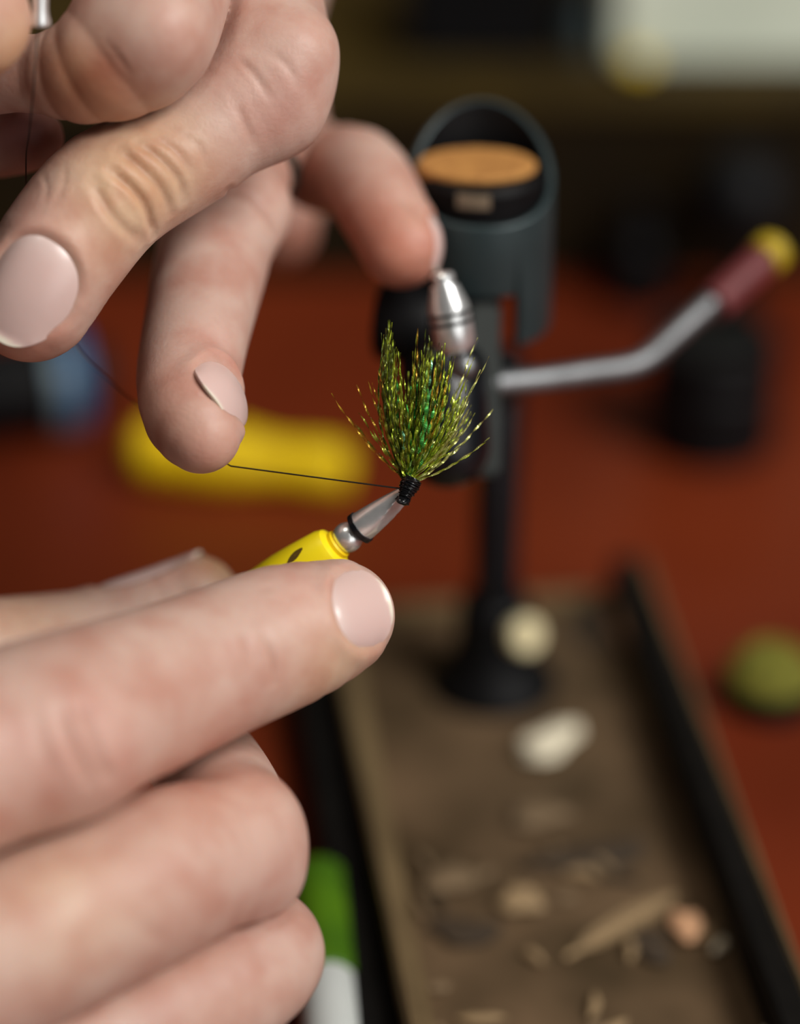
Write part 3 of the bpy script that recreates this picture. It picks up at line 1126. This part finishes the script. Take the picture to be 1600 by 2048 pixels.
mesh_obj('black_ring', *lathe(TB + a * 0, a, [(s_ring0 - 0.05, 1.7), (s_ring0, 2.15), (s_ring1, 2.15), (s_ring1 + 0.05, 1.7)], 40), M_BLACKG, tl)
sb = along(697, 1076)
mesh_obj('ball', *lathe(TB + a * sb, a, [(1.95 * math.sin(t), 1.95 * math.cos(t)) for t in np.linspace(-1.35, 1.3, 18)], 40), M_STEEL, tl)
s_h = along(672, 1091)
mesh_obj('collar', *lathe(TB, a, [(s_h - 0.8, 1.9), (s_h + 0.5, 1.9), (s_h + 0.75, 1.6)], 36), M_YELLOW_D, tl)
hdl = mesh_obj('handle', *lathe(TB, a, [(-26, 2.2), (-25, 3.0), (-18, 3.6), (-10, 4.1), (-5, 3.95), (-2, 3.6), (s_h - 1.2, 3.1), (s_h - 0.4, 2.75), (s_h, 2.1)], 48), M_YELLOW, tl)
mk = P(608, 1098, 372)
# a brown moulded mark on the handle
vs, fs = [], []
for i in range(7):
    for j in range(2):
        s = along(600 + 3 * i, 1100)
        th_ = 0.0
        pt = TB + a * (along(586, 1112) + i * 0.42)
        prj = unit(-FWD + UP * (0.55 + 0.05 * i) + RIGHT * (-0.15))
        prj = unit(prj - a * np.dot(prj, a))
        sd = np.cross(a, prj)
        wj = 0.55 * math.sin(math.pi * (i + 0.6) / 7.2)
        d2 = unit(prj + sd * (wj if j else -wj) * 0.28)
        ss = along(586, 1112) + i * 0.42
        rr_ = np.interp(ss, [-26, -25, -18, -10, -5, -2, s_h - 1.2, s_h], [2.2, 3.0, 3.6, 4.1, 3.95, 3.6, 3.1, 2.1]) + 0.04
        vs.append(TB + a * ss + d2 * rr_)
for i in range(6):
    fs.append((2 * i, 2 * i + 1, 2 * i + 3, 2 * i + 2))
mesh_obj('moulded_mark', vs, fs, M_STAIN, hdl, True)

# ------------------------------------------------------------------ the fly
fl_o = P(814, 955, 374)
fly = empty('green_fly', fl_o, 'green and olive tinsel fly with a black thread head at the steel jaw', 'fly')
hp = [P(826, 958, 373.5), P(822, 965, 373.4), P(817, 975, 373.3), P(812, 986, 373.2), P(808, 996, 373.2), P(804, 1004, 373.2), P(802, 1009, 373.2)]
hp = catmull(np.array(hp), 0.12)
n_h = len(hp)
hr = np.interp(np.linspace(0, 1, n_h), [0, 0.1, 0.25, 0.5, 0.66, 0.74, 0.84, 0.93, 1], [0.95, 1.15, 1.15, 0.95, 0.75, 0.68, 0.95, 0.95, 0.5])
hr = hr * (1 + 0.07 * np.sin(np.arange(n_h) * 1.9))
th_o = mesh_obj('thread_head', *tube(hp, hr, 20), M_WRAP, fly)
# helical wraps standing proud
wr = []
axh = unit(hp[-1] - hp[0])
uu, ww, _ = basis(axh)
for i in range(260):
    t = i / 259
    c = hp[int(t * (n_h - 1) * 0.78)]
    r = hr[int(t * (n_h - 1) * 0.78)]
    an = t * 2 * math.pi * 11
    wr.append(c + (r + 0.05) * (math.cos(an) * uu + math.sin(an) * ww))
mesh_obj('thread_wraps', *tube(wr, 0.11, 6), M_WRAP, th_o)
ring = [P(806, 1001, 372.6) + 0.62 * (math.cos(t) * RIGHT + math.sin(t) * (UP * 0.5 + FWD * 0.8)) for t in np.linspace(0, 2 * math.pi, 25)]
mesh_obj('hook_eye', *tube(ring, 0.17, 8), M_BLACKG, fly)


def tinsel_material():
    m = bpy.data.materials.new('tinsel')
    m.use_nodes = True
    nt = m.node_tree
    b = nt.nodes['Principled BSDF']
    at = nt.nodes.new('ShaderNodeAttribute')
    at.attribute_name = 'tint'
    nt.links.new(at.outputs['Color'], b.inputs['Base Color'])
    b.inputs['Metallic'].default_value = 0.55
    b.inputs['Roughness'].default_value = 0.28
    return m


M_TINSEL = tinsel_material()
TV, TF, TC = [], [], []


def strand(root, tip, bow, color, width=0.22, pitch=2.0, kink=0.08):
    """a flat tinsel strand, twisted along its length"""
    n = 46
    d = tip - root
    side = unit(np.cross(d, -FWD))
    lift = unit(UP * 0.9 - FWD * 0.0)
    ph = random.uniform(0, 6.28)
    pts = []
    for i in range(n):
        t = i / (n - 1)
        p = root + d * t + bow * (math.sin(math.pi * t ** 0.8) * np.linalg.norm(d))
        p = p + side * kink * math.sin(t * 17 + ph) * t + FWD * kink * math.cos(t * 14 + ph) * t
        pts.append(p)
    pts = np.array(pts)
    tg = np.gradient(pts, axis=0)
    seg = np.linalg.norm(d) / n
    tw = ph
    b0 = len(TV)
    for i in range(n):
        a_ = unit(tg[i])
        s_ = unit(np.cross(a_, -FWD))
        o_ = np.cross(a_, s_)
        tw += 2 * math.pi * seg / (2 * pitch) * random.uniform(0.5, 1.5)
        w = width * 0.5 * (1.0 if i < n * 0.8 else 1.0 - 0.6 * (i - n * 0.8) / (n * 0.2))
        e_ = (math.cos(tw) * s_ + math.sin(tw) * o_) * w
        TV.append(pts[i] - e_)
        TV.append(pts[i] + e_)
        j = random.uniform(0.8, 1.25)
        TC.append([c * j for c in color])
        TC.append([c * j for c in color])
    for i in range(n - 1):
        q_ = b0 + 2 * i
        TF.append((q_, q_ + 1, q_ + 3, q_ + 2))


OL = (0.20, 0.22, 0.018)
LIME = (0.36, 0.46, 0.03)
GRN = (0.05, 0.42, 0.06)
GOLD = (0.45, 0.26, 0.02)
DKG = (0.06, 0.08, 0.01)
PALE = (0.50, 0.52, 0.16)


def fan(n, tips, sx, sy, cols, dz=2.5, bowx=0.0, rx=8, width=0.22):
    for _ in range(n):
        tx, ty = random.choice(tips)
        tx += random.gauss(0, sx)
        ty += abs(random.gauss(0, sy)) if sy > 0 else 0
        f = (tx - 815) / 160.0
        root = P(816 + 9 * f + random.gauss(0, 4), 958 + random.uniform(-8, 2), 374 + random.gauss(0, 0.5))
        tip = P(tx, ty, 374 + random.gauss(0, dz))
        bow = RIGHT * (0.10 * f + bowx + random.gauss(0, 0.015)) + FWD * random.gauss(0, 0.02)
        strand(root, tip, bow, random.choice(cols), width * random.uniform(0.8, 1.25))


fan(66, [(772, 640), (780, 665), (790, 690), (776, 700)], 7, 45, [OL, LIME, DKG, DKG, LIME], bowx=-0.05)
fan(78, [(850, 655), (862, 680), (875, 690), (888, 685), (838, 700), (895, 710)], 9, 50, [OL, LIME, DKG, DKG, GOLD, LIME], bowx=0.01)
fan(62, [(800, 740), (820, 730), (835, 745), (860, 740), (785, 760)], 16, 50, [OL, DKG, GRN, LIME, OL], bowx=0.0)
fan(40, [(820, 820), (845, 830), (870, 800), (800, 830), (885, 840)], 14, 40, [GRN, DKG, LIME, OL, OL], bowx=0.0, width=0.34)
fan(36, [(925, 745), (918, 800), (905, 820), (935, 790), (900, 850)], 12, 30, [LIME, PALE, OL], bowx=0.02)
fan(16, [(800, 760), (845, 720), (865, 770), (830, 850), (815, 800)], 16, 40, [(0.10, 0.50, 0.10), (0.30, 0.55, 0.12), (0.20, 0.50, 0.30)], bowx=0.0, width=0.5)
for tx, ty, c in [(662, 787, GOLD), (712, 770, GOLD), (735, 762, GOLD), (745, 765, GOLD), (724, 800, GOLD), (757, 740, GOLD), (700, 835, OL), (745, 860, OL), (718, 825, OL),
                  (955, 675, PALE), (978, 712, PALE), (950, 715, LIME), (986, 818, PALE), (980, 876, PALE), (972, 885, LIME), (945, 905, LIME), (930, 880, PALE), (935, 760, PALE), (962, 740, PALE), (900, 905, LIME), (915, 880, LIME), (940, 850, PALE)]:
    f = (tx - 815) / 160.0
    root = P(816 + 10 * f, 955 + (8 if ty > 800 and tx > 815 else 0), 374)
    bow = RIGHT * (0.02 * f) - UP * 0.05 * abs(f)
    strand(root, P(tx, ty, 374 + random.gauss(0, 1.5)), bow, c, 0.24)
hair = mesh_obj('tinsel_hair', TV, TF, M_TINSEL, fly, False, origin=fl_o)
hair['kind'] = 'stuff'
hair['label'] = 'fan of crinkled olive and bright green tinsel strands'
at = hair.data.color_attributes.new('tint', 'FLOAT_COLOR', 'POINT')
at.data.foreach_set('color', np.concatenate([np.array(TC), np.ones((len(TC), 1))], 1).astype(np.float32).ravel())

# ------------------------------------------------------------------ upper hand
D_mid = Chain([(470, -420, 404, 10.0), (485, -170, 398, 9.4), (508, -20, 388, 8.9), (520, 140, 381, 8.7), (445, 235, 378, 7.9), (368, 300, 376, 7.5), (222, 384, 373, 8.2), (120, 505, 371, 8.2), (62, 600, 371, 7.7)])
D_ring = Chain([(560, -380, 424, 9.5), (530, -60, 432, 8.4), (528, 120, 428, 7.4), (556, 242, 418, 7.0), (506, 292, 412, 7.2), (452, 400, 403, 7.6), (424, 520, 394, 7.5), (393, 660, 385, 6.9), (377, 760, 379, 6.6), (387, 828, 373.5, 6.3), (402, 867, 371.5, 5.0)])
D_pinky = Chain([(620, -280, 440, 8.5), (530, 60, 440, 7.5), (556, 250, 430, 6.6), (640, 335, 420, 6.2), (715, 345, 412, 6.3), (762, 415, 406, 6.1), (802, 495, 402, 5.5)])
D_index = Chain([(350, -420, 396, 10.0), (345, -180, 386, 9.8), (305, 0, 372, 9.4), (268, 82, 367, 8.9), (180, 138, 368, 6.9), (80, 148, 371, 4.9), (-20, 150, 374, 5.0), (-110, 190, 380, 6.0), (-90, 260, 386, 5.6), (0, 285, 386, 4.5), (62, 276, 384, 4.2)])
D_thumb = Chain([(-60, -420, 400, 11), (-190, -180, 376, 10), (-130, -40, 362, 8.6), (-62, 38, 358, 7.4)])
palm_u = [Chain([(470, -420, 406, 10), (420, -800, 420, 13), (360, -1200, 430, 15)], 6), Chain([(350, -420, 398, 10), (330, -800, 412, 13), (330, -1200, 428, 15)], 6),
          Chain([(560, -380, 426, 9.5), (500, -800, 430, 13), (400, -1200, 436, 15)], 6), Chain([(620, -280, 442, 9), (560, -800, 442, 12), (440, -1200, 440, 15)], 6),
          Chain([(-60, -420, 402, 11), (120, -800, 420, 14), (300, -1200, 432, 15)], 6),
          Chain([(360, -1200, 434, 21), (340, -1700, 440, 22), (330, -2200, 446, 25)], 8),
          Chain([(525, 120, 458, 7.5), (560, 330, 458, 7.0), (560, 460, 456, 5.5)], 4)]
up = Hand([D_mid, D_ring, D_pinky, D_index, D_thumb], palm_u, 3.5,
          bumps=[(0, Ball(590, 105, 377, 5.0), 5), (0, Ball(555, 215, 379, 5.5), 5), (1, Ball(500, 415, 399, 5.2), 4), (3, Ball(320, 60, 362, 5), 5)])
RED = (0.56, 0.20, 0.12)
YEL = (0.62, 0.41, 0.19)
PINK = (0.62, 0.36, 0.30)
cre_u = [
    ([(222, 342), (262, 375), (292, 415), (308, 470)], 0.55, 0.55),
    ([(188, 366), (214, 415), (248, 455), (280, 480)], 0.35, 0.7),
    ([(238, 300), (290, 342), (328, 388), (340, 425)], 0.38, 0.6),
    ([(280, 288), (322, 318), (358, 360), (368, 402)], 0.30, 0.55),
    ([(310, 278), (350, 300), (385, 345)], 0.16, 0.5),
    ([(350, 262), (395, 290), (415, 330)], 0.10, 0.5),
    ([(478, 115), (510, 150), (538, 192)], 0.18, 0.45),
    ([(468, 200), (490, 245), (508, 285)], 0.16, 0.6),
    ([(540, 105), (575, 130), (596, 170)], 0.14, 0.6),
    ([(210, 80), (235, 110), (262, 150)], 0.12, 0.4),
    ([(455, 378), (495, 393), (530, 430), (552, 470)], 0.35, 0.55),
    ([(782, 395), (815, 415), (850, 452)], 0.25, 0.8),
    ([(85, 345), (95, 375), (88, 410)], 0.10, 0.4),
    ([(130, 330), (128, 370), (110, 410)], 0.10, 0.4),
    ([(405, 700), (430, 712), (460, 730)], 0.12, 0.5),
]
tin_u = [(800, 530, 8, RED, 0.7), (700, 470, 7, RED, 0.6), (620, 380, 8, (0.40, 0.14, 0.08), 0.6), (215, 185, 5.5, (0.46, 0.16, 0.09), 0.85), (140, 205, 5, (0.42, 0.15, 0.09), 0.7), (150, 150, 5, (0.45, 0.22, 0.12), 0.5),  # darkest red blobs paint shade into the skin: index underside, palm behind
         (240, 390, 9, YEL, 0.5), (330, 320, 7, YEL, 0.35), (230, 660, 5, YEL, 0.6), (40, 270, 6, (0.40, 0.18, 0.17), 0.85), (20, 120, 7, (0.60, 0.34, 0.17), 0.7),
         (20, 700, 6, RED, 0.6), (300, 780, 7, PINK, 0.6), (420, 930, 6, RED, 0.35), (310, 850, 6, (0.42, 0.18, 0.11), 0.5), (575, 480, 9, (0.40, 0.14, 0.08), 0.7),
         (60, 430, 6, PINK, 0.6), (440, 690, 4, PINK, 0.5), (560, 220, 7, (0.52, 0.30, 0.25), 0.5)]
nail_u = [('pale pink nail of the middle finger', 80, 600, 371, unit(RIGHT * -0.50 - UP * 0.83), CB(-0.08, 0.10, 1), 7.1, 5.4, dict(free=1.0, taper=-0.08, pt=2.1)),
          ('nail of the ring finger seen slantwise', 430, 804, 374, RIGHT * -0.40 - UP * 0.54 - FWD * 0.74, CB(0.52, 0.50, 0.70), 4.4, 4.7, dict(free=0.5, pb=2.6, droop=0.2, lift=0.2)),
          ('edge of the little finger nail', 862, 488, 402, unit(RIGHT * 0.28 - UP * 0.9), CB(0.93, 0.22, 0.05), 4.0, 3.3, dict(free=0.7))]
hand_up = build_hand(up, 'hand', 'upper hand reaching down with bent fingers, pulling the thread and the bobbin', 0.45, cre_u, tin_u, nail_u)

# ring on the ring finger
rs = D_ring.s
iR = int(np.argmin(np.linalg.norm(rs[:, :3] - P(488, 328, 409), axis=1)))
rc, rd = rs[iR, :3], unit(rs[iR + 1, :3] - rs[iR - 1, :3])
rr = rs[iR, 3]
rng = mesh_obj('finger_ring', *lathe(rc, rd, [(-0.9, rr + 0.05), (-0.9, rr + 0.5), (-0.5, rr + 0.75), (0.5, rr + 0.75), (0.9, rr + 0.5), (0.9, rr + 0.05), (-0.9, rr + 0.05)], 56, caps=False), M_RING)
tag(rng, 'thin grey ring on the ring finger of the upper hand', 'ring')

# bobbin: steel tube held between index finger and thumb, its mouth at the top of the picture
b0, b1 = P(80, 50, 360), P(84, -330, 352)
bb = empty('thread_bobbin', b0, 'bobbin with a flared steel tube held by the upper hand', 'bobbin')
bd = unit(b1 - b0)
blen = np.linalg.norm(b1 - b0)
mesh_obj('tube', *lathe(b0, bd, [(0.0, 0.55), (-0.15, 0.9), (0.0, 1.25), (0.4, 1.35), (1.2, 1.1), (2.0, 1.0), (blen, 1.0)], 32, caps=False), M_STEEL, bb)
mesh_obj('frame_arm', *tube([b1, b1 + bd * 4 + RIGHT * 5, b1 + bd * 14 + RIGHT * 7, b1 + bd * 22 + RIGHT * 5], 0.7, 10), M_STEEL, bb)
mesh_obj('frame_arm', *tube([b1, b1 + bd * 4 - RIGHT * 5, b1 + bd * 14 - RIGHT * 7, b1 + bd * 22 - RIGHT * 5], 0.7, 10), M_STEEL, bb)
mesh_obj('spool', *lathe(b1 + bd * 22 - RIGHT * 4.5, RIGHT, [(0, 4), (0.6, 4), (0.7, 3), (8.3, 3), (8.4, 4), (9, 4)], 32), M_BLACK, bb)
# thread: from the bobbin behind the fingers, under the ring finger's tip, to the fly
tp = [P(77, 50, 360), P(72, 110, 360.5), P(66, 190, 361.5), P(58, 270, 366), P(52, 320, 372), P(58, 420, 382), P(95, 560, 392), P(150, 690, 393), P(225, 765, 391), P(275, 808, 389), P(335, 850, 386), P(400, 895, 382), P(462, 932, 376), P(560, 947, 374.8), P(690, 965, 374.2), P(800, 977, 373.4)]
seg1 = catmull(np.array(tp[:13]), 1.0)
seg2 = np.linspace(tp[12], tp[15], 20)
thr = mesh_obj('tying_thread', *tube(np.vstack([seg1[:-1], seg2]), 0.10, 8), M_THREAD)
tag(thr, 'fine dark thread running from the bobbin under the ring fingertip to the fly', 'thread')

# ------------------------------------------------------------------ lower hand
L_index = Chain([(-620, 1720, 330, 12.5), (-280, 1600, 334, 11.6), (-60, 1520, 339, 11.0), (75, 1466, 345, 11.0), (200, 1420, 350, 10.4), (325, 1370, 357, 9.7), (440, 1322, 362, 9.2), (560, 1275, 367, 8.9), (636, 1250, 370, 7.9), (680, 1232, 371.5, 6.8)])
L_mid = Chain([(-520, 2010, 336, 12), (-240, 1990, 336, 11), (0, 1895, 340, 10.6), (180, 1808, 346, 10.6), (335, 1738, 352, 10.0), (452, 1692, 358, 8.3), (440, 1598, 370, 7.6), (392, 1510, 384, 6.8), (310, 1440, 392, 6.2)])
L_ring = Chain([(-460, 2280, 344, 11.5), (-180, 2230, 344, 10.6), (100, 2130, 349, 9.8), (320, 2030, 355, 9.2), (486, 1938, 362, 8.2), (480, 1850, 374, 7.4), (420, 1760, 388, 6.8), (350, 1690, 396, 6.2)])
L_pinky = Chain([(-400, 2480, 356, 10), (-60, 2400, 358, 9), (220, 2290, 362, 8.2), (400, 2190, 368, 7.2), (390, 2100, 380, 6.6), (340, 2020, 390, 6.0)])
L_thumb = Chain([(-700, 1600, 372, 14), (-420, 1470, 384, 12), (-180, 1360, 392, 9.8), (0, 1325, 396, 8.6), (120, 1305, 398, 8.0), (230, 1282, 399, 7.4), (320, 1243, 399, 6.8), (390, 1200, 399, 6.0)])
palm_l = [Chain([(-620, 1720, 332, 12.5), (-1000, 1900, 345, 15), (-1350, 2050, 356, 16)], 6), Chain([(-520, 2010, 338, 12), (-950, 2080, 346, 15), (-1350, 2120, 358, 16)], 6),
          Chain([(-460, 2280, 346, 11.5), (-900, 2250, 352, 14), (-1350, 2180, 362, 16)], 6), Chain([(-400, 2480, 358, 10), (-850, 2400, 362, 13), (-1350, 2230, 366, 15)], 6),
          Chain([(-700, 1600, 374, 14), (-1050, 1850, 372, 16), (-1350, 2080, 368, 16)], 6),
          Chain([(-1350, 2130, 362, 21), (-1800, 2250, 362, 22), (-2300, 2380, 364, 25)], 8)]
lowh = Hand([L_index, L_mid, L_ring, L_pinky, L_thumb], palm_l, 4.0,
            bumps=[(1, Ball(500, 1665, 359, 5.5), 5), (1, Ball(508, 1755, 360, 5.0), 5), (2, Ball(540, 1900, 364, 5.5), 5), (0, Ball(130, 1480, 341, 8), 6)])
cre_l = [
    ([(120, 1420), (140, 1480), (175, 1545), (190, 1570)], 0.42, 0.75),
    ([(162, 1405), (178, 1460), (200, 1525), (225, 1560)], 0.45, 0.7),
    ([(205, 1340), (240, 1360), (265, 1400)], 0.14, 0.8),
    ([(75, 1420), (85, 1480), (110, 1550)], 0.16, 0.8),
    ([(530, 1270), (545, 1310), (550, 1360)], 0.30, 0.6),
    ([(478, 1245), (490, 1280), (500, 1330)], 0.12, 0.6),
    ([(505, 1175), (520, 1180), (555, 1175)], 0.12, 0.5),
    ([(440, 1630), (470, 1670), (490, 1730)], 0.12, 0.9),
    ([(400, 1700), (430, 1720), (440, 1750)], 0.10, 0.8),
    ([(280, 1840), (300, 1865), (330, 1880)], 0.12, 0.8),
]
tin_l = [(420, 1560, 8, RED, 0.35), (300, 1590, 9, (0.52, 0.26, 0.18), 0.45), (100, 1600, 10, (0.52, 0.26, 0.20), 0.4), (530, 1810, 7, (0.52, 0.30, 0.25), 0.5), (620, 1180, 6, PINK, 0.5),
         (30, 1240, 9, YEL, 0.25), (440, 1130, 4, YEL, 0.6), (680, 1340, 7, YEL, 0.35), (180, 1500, 10, PINK, 0.5), (420, 1950, 8, (0.50, 0.26, 0.19), 0.5), (120, 1790, 10, YEL, 0.2)]
nail_l = [('pale pink nail of the index finger', 700, 1224, 371, unit(RIGHT * 0.93 + UP * 0.30), CB(0.26, 0.10, 0.95), 4.3, 5.1, dict(free=0.8, pb=2.2, pt=2.2)),
          ('thumbnail seen edge-on', 312, 1185, 401, unit(RIGHT * 0.92 + UP * 0.34), CB(-0.33, 0.93, 0.06), 7.6, 5.4, dict(free=0.9))]
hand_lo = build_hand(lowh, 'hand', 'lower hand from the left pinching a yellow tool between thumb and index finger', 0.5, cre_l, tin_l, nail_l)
for o in scn.objects:
    if '_o' in o:
        del o['_o']
